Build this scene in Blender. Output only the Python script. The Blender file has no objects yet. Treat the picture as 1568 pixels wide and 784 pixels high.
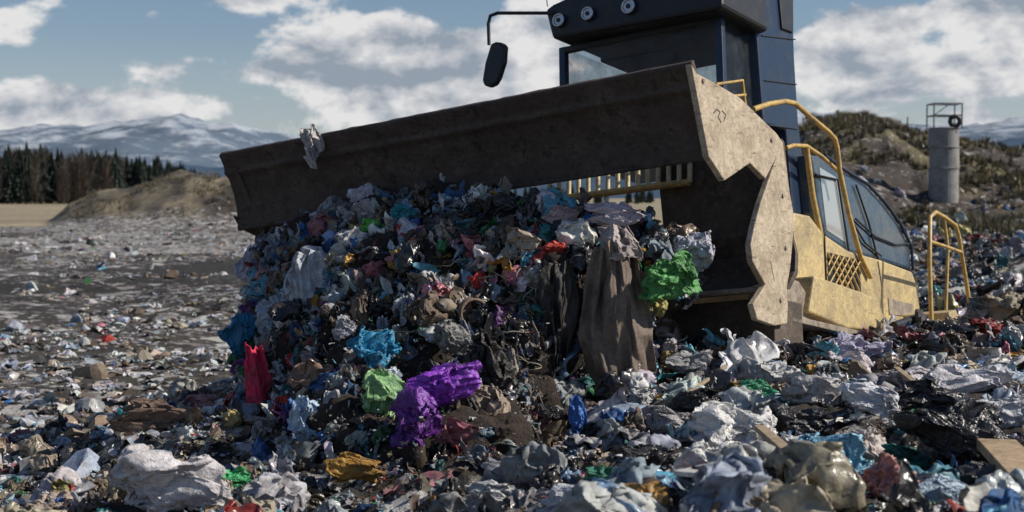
import bpy, bmesh, math, numpy as np
from mathutils import Vector, Matrix, noise as mn
rng=np.random.default_rng(7)
scene=bpy.context.scene
EYE=2.5           # camera height over the plain (m)
K=2200.0
def S(a,b,d):     # pixel column, pixel row, depth -> world position in metres
    return Vector(((a-784)/K*d, d, EYE-(b-300)/K*d))
# ------------------------------------------------------------------ noise
def _h(i,j,k):
    n=(i*374761393+j*668265263+k*2147483647)&0xffffffff
    n=((n^(n>>13))*1274126177)&0xffffffff
    n=n^(n>>16)
    return (n&0xffff)/65535.0
def vn(p):
    p=np.asarray(p,float); f=np.floor(p); t=p-f; t=t*t*(3-2*t); i=f.astype(np.int64)
    r=0
    for dx in (0,1):
        for dy in (0,1):
            for dz in (0,1):
                w=(t[:,0] if dx else 1-t[:,0])*(t[:,1] if dy else 1-t[:,1])*(t[:,2] if dz else 1-t[:,2])
                r=r+w*_h(i[:,0]+dx,i[:,1]+dy,i[:,2]+dz)
    return r
def fbm(p,o=4):
    s=0;a=.5;q=np.asarray(p,float)
    for k in range(o):
        s=s+a*(vn(q+k*17.3)-.5)*2; q=q*2.03; a*=.5
    return s
def sst(a,b,x):
    t=np.clip((x-a)/(b-a),0,1); return t*t*(3-2*t)
# ------------------------------------------------------------------ node helpers
def newmat(name):
    m=bpy.data.materials.new(name); m.use_nodes=True
    nt=m.node_tree; b=nt.nodes['Principled BSDF']; return m,nt,b
def N(nt,t,**k):
    n=nt.nodes.new(t)
    for a,v in k.items():
        if a in n.inputs.keys(): n.inputs[a].default_value=v
        else: setattr(n,a,v)
    return n
def noi(nt,scale,detail=6,rough=.6,vec=None):
    n=nt.nodes.new('ShaderNodeTexNoise'); n.inputs['Scale'].default_value=scale
    n.inputs['Detail'].default_value=detail; n.inputs['Roughness'].default_value=rough
    if vec: nt.links.new(vec,n.inputs['Vector'])
    return n
def ramp(nt,src,p0,c0,p1,c1):
    r=nt.nodes.new('ShaderNodeValToRGB'); e=r.color_ramp.elements
    e[0].position=p0;e[0].color=c0;e[1].position=p1;e[1].color=c1
    nt.links.new(src,r.inputs[0]); return r
def mixc(nt,fac,a,b,mode='MIX'):
    m=nt.nodes.new('ShaderNodeMix'); m.data_type='RGBA'; m.blend_type=mode
    for s,v in ((0,fac),(6,a),(7,b)):
        if isinstance(v,bpy.types.NodeSocket): nt.links.new(v,m.inputs[s])
        else: m.inputs[s].default_value=v
    return m.outputs[2]
def W(v): return (v,v,v,1)
def geo(nt): return nt.nodes.new('ShaderNodeNewGeometry').outputs['Position']
def bump(nt,b,h,st=.4,dist=.02):
    n=nt.nodes.new('ShaderNodeBump'); n.inputs['Strength'].default_value=st; n.inputs['Distance'].default_value=dist
    nt.links.new(h,n.inputs['Height']); nt.links.new(n.outputs[0],b.inputs['Normal'])
def painted(name,base,dirt,amount=.5,rough=.55,scale=3,metal=0,fine=30,bst=.25,scratch=None,third=None):
    m,nt,b=newmat(name); P=geo(nt)
    n1=noi(nt,scale,6,.68,P); n2=noi(nt,fine,4,.65,P)
    r=ramp(nt,n1.outputs[0],.62-amount*.35,W(0),.72,W(1))
    c=mixc(nt,r.outputs[0],(*base,1),(*dirt,1))
    r2=ramp(nt,n2.outputs[0],.3,W(.66),.7,W(1.2))
    c=mixc(nt,1.0,c,r2.outputs[0],'MULTIPLY')
    if scratch:
        mp=nt.nodes.new('ShaderNodeMapping'); mp.inputs['Scale'].default_value=(2,2,14); mp.inputs['Rotation'].default_value=(.5,.9,.3)
        nt.links.new(P,mp.inputs[0]); n3=noi(nt,3.2,5,.7,mp.outputs[0])
        r3=ramp(nt,n3.outputs[0],.60,W(0),.66,W(1)); c=mixc(nt,r3.outputs[0],c,(*scratch,1))
    if third:
        n4=noi(nt,9,6,.75,P); r4=ramp(nt,n4.outputs[0],.55,W(0),.60,W(.85)); c=mixc(nt,r4.outputs[0],c,(*third,1))
    nt.links.new(c,b.inputs['Base Color']); b.inputs['Roughness'].default_value=rough; b.inputs['Metallic'].default_value=metal
    bump(nt,b,n2.outputs[0],bst,.01)
    return m
M_yel=painted('yellow_paint',(.56,.43,.20),(.27,.205,.125),.50,.5,4,scratch=(.20,.145,.09),third=(.36,.28,.16))
M_rail=painted('rail_yellow',(.56,.37,.11),(.27,.19,.1),.4,.45,8)
M_blade=painted('blade_steel',(.066,.046,.035),(.135,.10,.075),.38,.7,4.5,.0,24,.8,scratch=(.022,.016,.013),third=(.022,.016,.012))
M_inner=painted('blade_inner',(.10,.072,.052),(.035,.026,.02),.5,.75,3,.0,22,.8,third=(.14,.105,.075))
M_side=painted('blade_side',(.50,.41,.29),(.27,.20,.13),.46,.6,3.6,.0,26,.6,scratch=(.13,.09,.06),third=(.33,.25,.165))
M_edge=painted('worn_edge',(.34,.28,.21),(.12,.09,.07),.5,.5,6)
M_navy=painted('navy_paint',(.010,.026,.062),(.04,.045,.05),.3,.35,5,bst=.08)
M_blk=painted('black_parts',(.012,.013,.015),(.03,.028,.025),.4,.45,8,bst=.1)
M_blueglass=painted('hood_panel',(.045,.08,.125),(.13,.13,.12),.45,.15,4,bst=.05)
M_whitebar=painted('cream_bar',(.70,.60,.36),(.4,.33,.2),.4,.5,9)
M_conc=painted('concrete',(.30,.29,.28),(.17,.16,.145),.45,.9,2.5)
M_wood=painted('old_wood',(.36,.27,.17),(.14,.10,.06),.4,.8,9)
M_soil,nt,b=newmat('soil'); P=geo(nt)
n1=noi(nt,3,5,.7,P); n2=noi(nt,28,5,.75,P)
c=mixc(nt,ramp(nt,n1.outputs[0],.35,W(0),.7,W(1)).outputs[0],(.022,.016,.012,1),(.085,.058,.040,1))
c=mixc(nt,1,c,ramp(nt,n2.outputs[0],.3,W(.5),.7,W(1.5)).outputs[0],'MULTIPLY')
nt.links.new(c,b.inputs['Base Color']); b.inputs['Roughness'].default_value=.95; bump(nt,b,n2.outputs[0],1,.06)
def glass(name,alpha):
    m,nt,b=newmat(name); b.inputs['Base Color'].default_value=(.08,.09,.095,1); b.inputs['Roughness'].default_value=.03
    n=noi(nt,6,4,.7,geo(nt)); r=ramp(nt,n.outputs[0],.4,W(alpha-.06),.75,W(alpha+.15)); nt.links.new(r.outputs[0],b.inputs['Alpha']); return m
M_glass=glass('cab_glass',.17)
M_lamp,nt,b=newmat('lamp_lens'); b.inputs['Base Color'].default_value=(.6,.6,.58,1); b.inputs['Roughness'].default_value=.12; b.inputs['Metallic'].default_value=.6
def trashmat(name,dirt=.5,inst=False,crease=False):
    m,nt,b=newmat(name); P=geo(nt)
    a=nt.nodes.new('ShaderNodeAttribute')
    if inst: a.attribute_type='INSTANCER'; a.attribute_name='icol'
    else: a.attribute_name='Col'
    d1=noi(nt,8,4,.7,P); d2=noi(nt,60,2,.6,P)
    c=mixc(nt,ramp(nt,d1.outputs[0],.43,W(0),.70,W(dirt+.25)).outputs[0],a.outputs['Color'],(.07,.053,.038,1))
    c=mixc(nt,1,c,ramp(nt,d2.outputs[0],.3,W(.75),.7,W(1.12)).outputs[0],'MULTIPLY')
    nt.links.new(c,b.inputs['Base Color'])
    mr=N(nt,'ShaderNodeMapRange'); mr.inputs['To Min'].default_value=.85; mr.inputs['To Max'].default_value=.26
    nt.links.new(a.outputs['Alpha'],mr.inputs[0]); nt.links.new(mr.outputs[0],b.inputs['Roughness'])
    if crease:
        w=N(nt,'ShaderNodeTexVoronoi',feature='DISTANCE_TO_EDGE'); w.inputs['Scale'].default_value=24
        mp=mixc(nt,.2,P,d1.outputs['Color']); nt.links.new(mp,w.inputs[0]); bump(nt,b,w.outputs[0],.45,.02)
    else: bump(nt,b,d1.outputs[0],.35,.03)
    return m
M_ti=trashmat('mixed_waste',.4,True); M_tr=trashmat('small_waste',.4); M_bag=trashmat('plastic_film',.12,False,True); M_cloth=trashmat('dirty_cloth',.4)
# ------------------------------------------------------------------ mesh helpers
def link(o): scene.collection.objects.link(o); return o
def fastmesh(name,V,F,col=None,mat=None,smooth=False,lk=True):
    me=bpy.data.meshes.new(name); n=len(V); k=F.shape[1]
    me.vertices.add(n); me.vertices.foreach_set('co',V.astype(np.float32).ravel())
    me.loops.add(F.size); me.loops.foreach_set('vertex_index',F.astype(np.int32).ravel())
    me.polygons.add(len(F)); me.polygons.foreach_set('loop_start',np.arange(0,F.size,k,dtype=np.int32))
    try: me.polygons.foreach_set('loop_total',np.full(len(F),k,np.int32))
    except Exception: pass
    me.update(calc_edges=True); me.validate()
    me.polygons.foreach_set('use_smooth',np.full(len(F),smooth,bool))
    if col is not None:
        ca=me.color_attributes.new(name='Col',type='FLOAT_COLOR',domain='POINT')
        ca.data.foreach_set('color',col.astype(np.float32).ravel())
    if mat: me.materials.append(mat)
    o=bpy.data.objects.new(name,me)
    return link(o) if lk else o
def grp(name,loc):
    e=bpy.data.objects.new(name,None); e.location=loc; e.empty_display_size=.3; return link(e)
def child(o,e):
    o.parent=e; o.matrix_parent_inverse=Matrix.Translation(-Vector(e.location)); return o
def prism(name,pts,vec,mat,bev=.012,par=None):
    n=len(pts); vec=Vector(vec)
    V=[Vector(p) for p in pts]+[Vector(p)+vec for p in pts]
    F=[list(range(n)),list(range(2*n-1,n-1,-1))]+[[i,i+n,(i+1)%n+n,(i+1)%n] for i in range(n)]
    me=bpy.data.meshes.new(name); me.from_pydata(V,[],F); me.update()
    bm=bmesh.new(); bm.from_mesh(me); bmesh.ops.recalc_face_normals(bm,faces=bm.faces); bm.to_mesh(me); bm.free()
    me.materials.append(mat); o=link(bpy.data.objects.new(name,me))
    if bev:
        md=o.modifiers.new('bevel','BEVEL'); md.width=bev; md.segments=2; md.limit_method='ANGLE'
    if par: child(o,par)
    return o
def tube(name,pts,r,mat,par=None,cyc=False,smooth=False):
    cu=bpy.data.curves.new(name,'CURVE'); cu.dimensions='3D'; cu.bevel_depth=r; cu.bevel_resolution=3; cu.use_fill_caps=True
    if smooth:
        sp=cu.splines.new('NURBS'); sp.points.add(len(pts)-1); sp.order_u=3; sp.use_endpoint_u=True
    else: sp=cu.splines.new('POLY'); sp.points.add(len(pts)-1)
    for p,q in zip(sp.points,pts): p.co=(*q,1)
    sp.use_cyclic_u=cyc; cu.resolution_u=6
    cu.materials.append(mat); o=link(bpy.data.objects.new(name,cu))
    if par: child(o,par)
    return o
# ------------------------------------------------------------------ terrain
cp=[(1568,784,5.5),(1200,784,5.8),(860,784,6.5),(600,784,7.0),(430,784,7.5),(250,784,8.3),(110,784,9.6),(1568,600,9.5),(1300,610,9),(1100,570,10),
(1300,530,12),(1500,575,14),(900,660,8.9),(700,700,8.8),(420,660,10),(260,640,10.5),(160,690,11.6),(1000,530,12),(1200,520,13),(1568,520,17),(1500,440,24),(1400,385,32),(1568,385,30),(1200,360,32),(1700,500,12),(1700,400,25)]
C=[tuple(S(*q)) for q in cp]
C+=[(0,0,.9),(-3,2,.8),(3,2,1.2),(-5,5,.1),(-8,9,0),(-5.5,13,0),(-4.5,16,0),(-3,17.5,.1),(-8,20,0),(-5,24,0),(-12,15,0),(0,20,.3),(0,30,0),(-10,40,0),(0,45,0),(6,45,1.6),(14,45,1.6),(-2,14.5,.6),(-7,5,0),(-10,0,0),(0,-8,.8),(8,0,1.3),(12,10,1.3)]
C=np.array(C)
silR=np.array([[1100,235],[1180,215],[1235,192],[1300,186],[1360,188],[1400,204],[1480,226],[1568,242],[1800,250],[2300,280]])
silL=np.array([[60,338],[100,322],[150,303],[200,298],[240,284],[290,268],[345,264],[440,266],[560,290],[700,330]])
def height(x,y,detail=True):
    x=np.asarray(x,float); y=np.asarray(y,float)
    z=np.zeros_like(x); ws=np.zeros_like(x)
    for c in C:
        w=1/((x-c[0])**2+(y-c[1])**2+.35)**2; z+=w*c[2]; ws+=w
    z=z/ws
    r=np.hypot(x,y); near=1-sst(38,60,r); z=z*near
    yy=np.maximum(y,1); pb=784+K*x/yy
    P=np.stack([x,y,x*0],1)
    front=(y>5)
    mR=sst(1100,1240,pb)*front
    hR=((300-np.interp(pb,silR[:,0],silR[:,1]))/K*88+EYE)*sst(36,88,y)*(1-sst(100,170,y))
    hR=hR*(1+.3*fbm(P*.09,4)*(1-sst(70,86,y)))+(1.0*fbm(P*.35,4)+.45*fbm(P*1.3,3))*sst(40,52,y)*(1-sst(95,130,y))
    z=z+hR*mR
    hL=((300-np.interp(pb,silL[:,0],silL[:,1]))/K*126+EYE)*sst(101,124,y)*(1-sst(132,170,y))
    z=z+(np.maximum(hL,0)*(1+.4*fbm(P*.12+7,4))+.7*fbm(P*.3+2,4)*sst(103,112,y)*(1-sst(135,150,y)))*front*(pb<700)*(pb>60)*sst(60,110,pb)
    if detail:
        heap=near*sst(.1,.9,z); pl=sst(7,12,r)*(1-sst(70,100,r))
        z=z+fbm(P*1.1,4)*(.07+.16*heap)*(1-sst(60,200,r))+fbm(P*4.5,3)*(.04+.09*heap)*(1-sst(30,90,r))
        z=z+fbm(P*.25+3,3)*.3*sst(14,30,r)*(1-sst(60,160,r))
        q=np.stack([x*.5+y*.3,y*.9,x*0],1); z=z+.06*(1-2*np.abs(fbm(q+5,3)))*pl*(1-heap)
    return z
az=np.concatenate([np.linspace(-math.pi,-.5,110,endpoint=False),np.linspace(-.5,.5,620,endpoint=False),np.linspace(.5,math.pi,110)])
rr=np.concatenate([[0.0],np.geomspace(1.2,40,290),np.geomspace(41,9000,190)])
A,Rr=np.meshgrid(az,rr); X=(Rr*np.sin(A)).ravel(); Y=(Rr*np.cos(A)).ravel()
Z=height(X,Y)
na=len(az); nr=len(rr)
i=np.arange(nr-1)[:,None]*na+np.arange(na-1)[None,:]; i=i.ravel()
F=np.stack([i,i+1,i+na+1,i+na],1)
rad=np.hypot(X,Y); pb=784+K*X/np.maximum(Y,1)
def L3(c): return np.array(c)[None,:]
P3=np.stack([X,Y,Z*0],1); n1=fbm(P3*.12,5); n2=fbm(P3*.9,4); n3=fbm(P3*.4+9,4)
col=L3((.050,.043,.034))*np.ones((len(X),3)); lit=np.full(len(X),.47)
lit=lit+.45*n1+.5*n3
heapm=sst(.5,1.0,Z)*(1-sst(36,50,rad))
col=col*(1-heapm[:,None])+L3((.042,.033,.025))*heapm[:,None]
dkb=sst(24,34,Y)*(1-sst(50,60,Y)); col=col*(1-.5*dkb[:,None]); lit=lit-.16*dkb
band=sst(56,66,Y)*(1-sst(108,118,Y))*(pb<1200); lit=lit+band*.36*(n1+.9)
far=sst(116,128,rad)
fcol=L3((.27,.225,.145))*(1+.5*n1[:,None]); col=col*(1-far[:,None])+fcol*far[:,None]; lit=lit*(1-far)
hill=sst(34,42,Y)*sst(1120,1230,pb)
g=sst(-.15,.3,n1+.7*n2)[:,None]
hc=L3((.045,.034,.026))*(1-g)+L3((.15,.13,.055))*g
col=col*(1-hill[:,None])+hc*hill[:,None]; lit=lit*(1-hill)+.3*hill
gm=sst(-.1,.15,n3+n1)[:,None]
mnd=sst(.6,1.4,Z)*sst(94,102,Y)*(pb<720); mc=L3((.055,.045,.034))*(1-gm)+L3((.20,.165,.105))*gm
col=col*(1-mnd[:,None])+mc*mnd[:,None]; lit=lit*(1-mnd)+.15*mnd
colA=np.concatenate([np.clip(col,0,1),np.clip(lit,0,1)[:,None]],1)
M_g,nt,b=newmat('landfill_ground'); P=geo(nt)
a=nt.nodes.new('ShaderNodeAttribute'); a.attribute_name='Col'
g1=noi(nt,1.3,7,.72,P); g2=noi(nt,14,5,.75,P)
c=mixc(nt,1,a.outputs['Color'],ramp(nt,g1.outputs[0],.3,W(.35),.7,W(1.7)).outputs[0],'MULTIPLY')
c=mixc(nt,1,c,ramp(nt,g2.outputs[0],.3,W(.55),.7,W(1.45)).outputs[0],'MULTIPLY')
wv=mixc(nt,.12,P,g2.outputs['Color'])
for sc,off in ((3.1,.03),(11,.03)):
    v=N(nt,'ShaderNodeTexVoronoi'); v.inputs['Scale'].default_value=sc; nt.links.new(wv,v.inputs[0])
    sp=nt.nodes.new('ShaderNodeSeparateColor'); nt.links.new(v.outputs['Color'],sp.inputs[0])
    m1=N(nt,'ShaderNodeMath',operation='MULTIPLY'); nt.links.new(a.outputs['Alpha'],m1.inputs[0]); nt.links.new(g1.outputs[0],m1.inputs[1])
    m2=N(nt,'ShaderNodeMath',operation='ADD'); nt.links.new(m1.outputs[0],m2.inputs[0]); nt.links.new(sp.outputs[0],m2.inputs[1])
    m3=N(nt,'ShaderNodeMapRange'); nt.links.new(m2.outputs[0],m3.inputs[0]); m3.inputs['From Min'].default_value=1.03+off; m3.inputs['From Max'].default_value=1.12+off; m3.inputs['To Max'].default_value=.85
    lc=mixc(nt,sp.outputs[1],(.14,.13,.11,1),(.64,.63,.61,1))
    lc=mixc(nt,.04,lc,v.outputs['Color'])
    c=mixc(nt,m3.outputs[0],c,lc)
nt.links.new(c,b.inputs['Base Color']); b.inputs['Roughness'].default_value=.92
bump(nt,b,g2.outputs[0],.9,.07)
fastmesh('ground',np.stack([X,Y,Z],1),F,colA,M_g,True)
# ------------------------------------------------------------------ trash prototypes
def ico(s):
    bm=bmesh.new(); bmesh.ops.create_icosphere(bm,subdivisions=s,radius=1)
    V=np.array([v.co[:] for v in bm.verts]); F=np.array([[v.index for v in f.verts] for f in bm.faces]); bm.free(); return V,F
ICO={s:ico(s) for s in (2,3,4,5,6)}
def crumple(s,seed,planes=16,amp=.35,fl=.6):
    r=np.random.default_rng(seed); V,F=ICO[s]; V=V.copy()
    V*=1+amp*fbm(V*1.6+seed*3.1,4)[:,None]
    for k in range(planes):
        n=r.normal(size=3); n/=np.linalg.norm(n); c=r.uniform(.35,.85)
        d=V@n-c; V=V-np.maximum(d,0)[:,None]*n*r.uniform(.8,1.25)
    V*=np.array([1,r.uniform(.6,1),r.uniform(.4,.8)*fl/.6])
    return V,F
def sheet(n,seed,asp=1.0,amp=.3):
    r=np.random.default_rng(seed); g=np.linspace(-1,1,n); U,Vv=np.meshgrid(g,g); U=U.ravel();Vv=Vv.ravel(); z=0*U; x=U.copy(); y=Vv*asp
    for k in range(6):
        a=r.uniform(0,6.28); f=r.uniform(.6,2.4); ph=r.uniform(0,1)
        t=(U*math.cos(a)+Vv*math.sin(a)*asp)*f+ph; w=np.abs(t-np.floor(t)-.5)*2
        z=z+amp*w/f*r.uniform(.4,1); x=x*(1-.12*w); y=y*(1-.1*w)
    P=np.stack([x,y,z*1.3],1); P[:,:2]+=(fbm(P*2+seed,2)[:,None]*.25); P[:,2]-=P[:,2].mean()
    i=(np.arange(n-1)[:,None]*n+np.arange(n-1)[None,:]).ravel()
    F=np.concatenate([np.stack([i,i+1,i+n+1],1),np.stack([i,i+n+1,i+n],1)])
    return P,F
def folds(P,seed,k,f0,f1,amp,warp=.3,soft=.0):
    r=np.random.default_rng(seed); s=seed*1.37
    Pw=P+warp*np.stack([fbm(P*1.3+s,3),fbm(P*1.3+s+11,3),fbm(P*1.3+s+23,3)],1)
    out=np.zeros_like(P)
    for j in range(k):
        f=f0*(f1/f0)**(j/max(1,k-1)); d=r.normal(size=3); d/=np.linalg.norm(d); e=r.normal(size=3); e/=np.linalg.norm(e)
        t=(Pw@d)*f+r.uniform(0,1); w=np.abs(t-np.floor(t)-.5)*2-.5
        if soft: w=w*(1-soft)+soft*.5*np.cos(2*np.pi*t)
        mask=.4+.9*vn(P*1.7+j*5.1+s)
        out+=(w*mask*amp/f**.95)[:,None]*e
    return out
def softbag(s,seed,k=16,f1=5,amp=.34):
    V,F=ICO[s]; r=np.random.default_rng(seed+500); P=V*(1+.35*fbm(V*1.2+seed,3)[:,None])*np.array([1,r.uniform(.6,.95),r.uniform(.45,.75)])
    P=P+folds(V,seed,k,.55,f1,amp); P-=P.mean(0); P/=np.percentile(np.abs(P),99); return P,F
def softsheet(n,seed,asp=1.0,k=14,amp=.42,f1=4.5):
    g=np.linspace(-1,1,n); U,Vv=np.meshgrid(g,g); b0=np.stack([U.ravel(),Vv.ravel()*asp,0*U.ravel()],1)
    P=b0*.8+folds(b0,seed,k,.5,f1,amp,.35); P[:,2]*=.8; P-=P.mean(0)
    i=(np.arange(n-1)[:,None]*n+np.arange(n-1)[None,:]).ravel()
    F=np.concatenate([np.stack([i,i+1,i+n+1],1),np.stack([i,i+n+1,i+n],1)]); return P,F
def lathe(prof,seg=10):
    V=[];F=[]
    for z,r in prof:
        for k in range(seg): V.append((z,r*math.cos(2*math.pi*k/seg),r*math.sin(2*math.pi*k/seg)))
    for j in range(len(prof)-1):
        for k in range(seg):
            a=j*seg+k;b2=j*seg+(k+1)%seg; F+= [(a,b2,b2+seg),(a,b2+seg,a+seg)]
    return np.array(V),np.array(F)
def box(sx,sy,sz,seed):
    r=np.random.default_rng(seed)
    V=np.array([(x,y,z) for x in(-sx,sx) for y in(-sy,sy) for z in(-sz,sz)],float); V+=r.normal(size=V.shape)*.05*np.array([1,min(1,sy*3),min(1,sz*3)])
    Q=[(0,1,3,2),(4,6,7,5),(0,4,5,1),(2,3,7,6),(0,2,6,4),(1,5,7,3)]
    F=[]
    for q in Q: F+=[(q[0],q[1],q[2]),(q[0],q[2],q[3])]
    return V,np.array(F)
lo=[crumple(2,s,7) for s in range(4)]+[sheet(5,s) for s in range(20,28)]+[sheet(4,s,.3) for s in (31,32,33)]
coll=bpy.data.collections.new('waste_pieces'); PW=[]
def proto(name,VF,w,smooth=True):
    o=fastmesh('%02d_%s'%(len(PW),name),VF[0],VF[1],None,M_ti,smooth,False); coll.objects.link(o); PW.append(w)
for s in range(10): proto('crumpled_bag',softbag(5,s+3),1.3)
for s in range(12): proto('crumpled_film',softsheet(36,s+40,(1,.8,.65,1)[s%4]),1.5)
for s in range(6): proto('rag_strip',softsheet(34,s+70,.3,14,.36,5),1.1)
for s in range(4): proto('flat_packaging',softsheet(20,s+90,.7,5,.14,1.5),.6,False)
for s in range(3): proto('thin_ribbon',softsheet(40,s+100,.06,10,.5,3),.8)
bt=lathe([(-1,0),(-1,.3),(-.9,.34),(-.2,.33),(0,.28),(.3,.34),(.55,.33),(.8,.13),(1,.12),(1,0)],18); bt=(bt[0]+folds(bt[0],5,6,.8,2,.1),bt[1]); proto('bottle',bt,.9)
proto('can',lathe([(-1,0),(-1,.5),(-.95,.55),(.95,.55),(1,.5),(.9,.48),(.9,0)],18),.3,False)
proto('small_carton',box(1,.7,.4,5),.22,False); proto('flat_board',box(1,.5,.05,7),.2,False); proto('stick',box(1,.035,.03,8),.9,False); proto('lath',box(1,.09,.03,6),.4,False)
PW=np.array(PW); PW/=PW.sum()
ng=bpy.data.node_groups.new('scatter_waste','GeometryNodeTree')
ng.interface.new_socket('Geometry',in_out='INPUT',socket_type='NodeSocketGeometry'); ng.interface.new_socket('Geometry',in_out='OUTPUT',socket_type='NodeSocketGeometry')
gi=ng.nodes.new('NodeGroupInput'); go=ng.nodes.new('NodeGroupOutput'); ip=ng.nodes.new('GeometryNodeInstanceOnPoints'); ci=ng.nodes.new('GeometryNodeCollectionInfo')
ci.inputs['Collection'].default_value=coll; ci.inputs['Separate Children'].default_value=True; ci.inputs['Reset Children'].default_value=True
ip.inputs['Pick Instance'].default_value=True
ng.links.new(gi.outputs[0],ip.inputs['Points']); ng.links.new(ci.outputs[0],ip.inputs['Instance']); ng.links.new(ip.outputs[0],go.inputs[0])
for nm,dt,sk in (('iidx','INT','Instance Index'),('irot','FLOAT_VECTOR','Rotation'),('iscl','FLOAT_VECTOR','Scale')):
    a=ng.nodes.new('GeometryNodeInputNamedAttribute'); a.data_type=dt; a.inputs['Name'].default_value=nm
    ng.links.new(a.outputs['Attribute'],ip.inputs[sk])
def scatter(name,pos,size,cols,flat=.6,kinds=None):
    n=len(pos); me=bpy.data.meshes.new(name); me.vertices.add(n); me.vertices.foreach_set('co',pos.astype(np.float32).ravel())
    idx=(rng.choice(len(PW),n,p=PW) if kinds is None else rng.integers(0,kinds,n)).astype(np.int32)
    rot=np.stack([rng.normal(0,flat,n),rng.normal(0,flat,n),rng.uniform(0,6.283,n)],1)
    scl=size[:,None]*rng.uniform(.75,1.3,(n,3))
    gl=rng.choice([.1,.5,.95],n,p=[.4,.3,.3]); gl=np.where(cols.max(1)<.07,.95,gl)
    for nm,ty,key,dat in (('iidx','INT','value',idx),('irot','FLOAT_VECTOR','vector',rot),('iscl','FLOAT_VECTOR','vector',scl),('icol','FLOAT_COLOR','color',np.concatenate([cols,gl[:,None]],1))):
        at=me.attributes.new(nm,ty,'POINT'); at.data.foreach_set(key,dat.ravel() if dat.dtype==np.int32 else dat.astype(np.float32).ravel())
    o=link(bpy.data.objects.new(name,me)); md=o.modifiers.new('scatter','NODES'); md.node_group=ng; return o
PAL=[((.60,.60,.60),17),((.44,.45,.46),11),((.33,.40,.47),8),((.42,.35,.27),9),((.24,.175,.12),9),((.10,.075,.055),10),((.025,.026,.03),13),((.06,.06,.065),8),((.03,.13,.34),3.2),((.12,.38,.5),2.6),((.03,.22,.22),1.8),((.05,.22,.08),1.6),((.40,.035,.03),1.4),((.55,.20,.24),1.8),((.50,.28,.05),1.0),((.17,.05,.25),.9),((.46,.39,.15),1.0),((.20,.32,.45),2.6)]
pc=np.array([p[0] for p in PAL]); pw=np.array([p[1] for p in PAL],float)
def palette(n,dark=None,w=None):
    ww=(pw if w is None else w); ww=ww/ww.sum(); c=pc[rng.choice(len(pc),n,p=ww)]
    c=c*rng.uniform(.6,1.25,(n,1)); c=c*rng.uniform(.93,1.07,(n,3))
    if dark is not None: c=c*dark[:,None]
    return np.clip(c,0.005,.75)
def batch(name,protos,pos,size,cols,mat,flat=0.5):
    n=len(pos); ch=rng.choice(len(protos),n)
    VV=[];FF=[];CC=[];off=0
    for k,(V,F) in enumerate(protos):
        ix=np.nonzero(ch==k)[0]
        if not len(ix): continue
        m=len(ix); yaw=rng.uniform(0,6.283,m); tl=rng.normal(0,flat,m); ax=rng.uniform(0,6.283,m)
        cy,sy=np.cos(yaw),np.sin(yaw); z0=np.zeros(m); o1=np.ones(m)
        Rz=np.stack([cy,-sy,z0,sy,cy,z0,z0,z0,o1],1).reshape(m,3,3)
        kx,ky=np.cos(ax),np.sin(ax); c,s=np.cos(tl),np.sin(tl); t=1-c
        Ra=np.stack([c+kx*kx*t,kx*ky*t,ky*s,kx*ky*t,c+ky*ky*t,-kx*s,-ky*s,kx*s,c],1).reshape(m,3,3)
        RR=Ra@Rz; sc=size[ix][:,None]*rng.uniform(.75,1.3,(m,3))
        P=np.einsum('mij,mvj->mvi',RR,V[None]*sc[:,None,:])+pos[ix][:,None,:]
        VV.append(P.reshape(-1,3)); nv=len(V)
        FF.append((F[None]+(np.arange(m)*nv)[:,None,None]+off).reshape(-1,3)); off+=m*nv
        cc=np.repeat(cols[ix],nv,0).reshape(m,nv,3)*(1+.15*rng.normal(size=(m,nv,1))*.5)
        gl=np.repeat(rng.choice([.1,.5,.9],m,p=[.45,.3,.25])[:,None],nv,1)
        CC.append(np.concatenate([np.clip(cc,0,.8),gl[:,:,None]],2).reshape(-1,4))
    return fastmesh(name,np.concatenate(VV),np.concatenate(FF),np.concatenate(CC),mat,False)
# ---- soil lumps that make up the carried mass
SP=[(440,405,12.1,.27),(500,390,11.8,.33),(580,372,11.45,.34),(660,360,11.15,.33),(740,362,10.85,.34),(820,375,10.55,.32),(900,385,10.35,.28),(960,390,10.3,.28),(1015,412,10.4,.24),
(440,480,11.6,.33),(520,470,11.2,.48),(600,460,10.8,.53),(700,450,10.45,.50),(790,458,10.25,.46),(870,450,10.1,.40),(940,445,10.2,.33),
(430,560,11.0,.28),(500,570,10.6,.46),(580,570,10.25,.56),(680,560,10.0,.56),(770,560,9.9,.46),(830,530,9.95,.33),
(455,640,10.3,.27),(520,650,10,.44),(610,660,9.7,.54),(710,650,9.5,.48),(780,630,9.6,.33),
(480,740,9.4,.4),(570,740,8.8,.45),(670,735,8.6,.45),(760,730,8.7,.36),(560,690,9.2,.48),(690,690,9.05,.48)]
sc=np.array([tuple(S(a,b_,d)) for a,b_,d,r in SP]); sr=np.array([q[3] for q in SP])
def front_d(a,b_):      # distance to the face of the mass along a sight line
    dv=np.array([(a-784)/K,1,-(b_-300)/K]); dn=dv/np.linalg.norm(dv); oc=sc-np.array([0,0,EYE]); t=oc@dn; pr2=(oc**2).sum(1)-t**2; ok=pr2<sr**2
    return float(((t[ok]-np.sqrt(sr[ok]**2-pr2[ok]))*dn[1]).min()) if ok.any() else None
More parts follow.
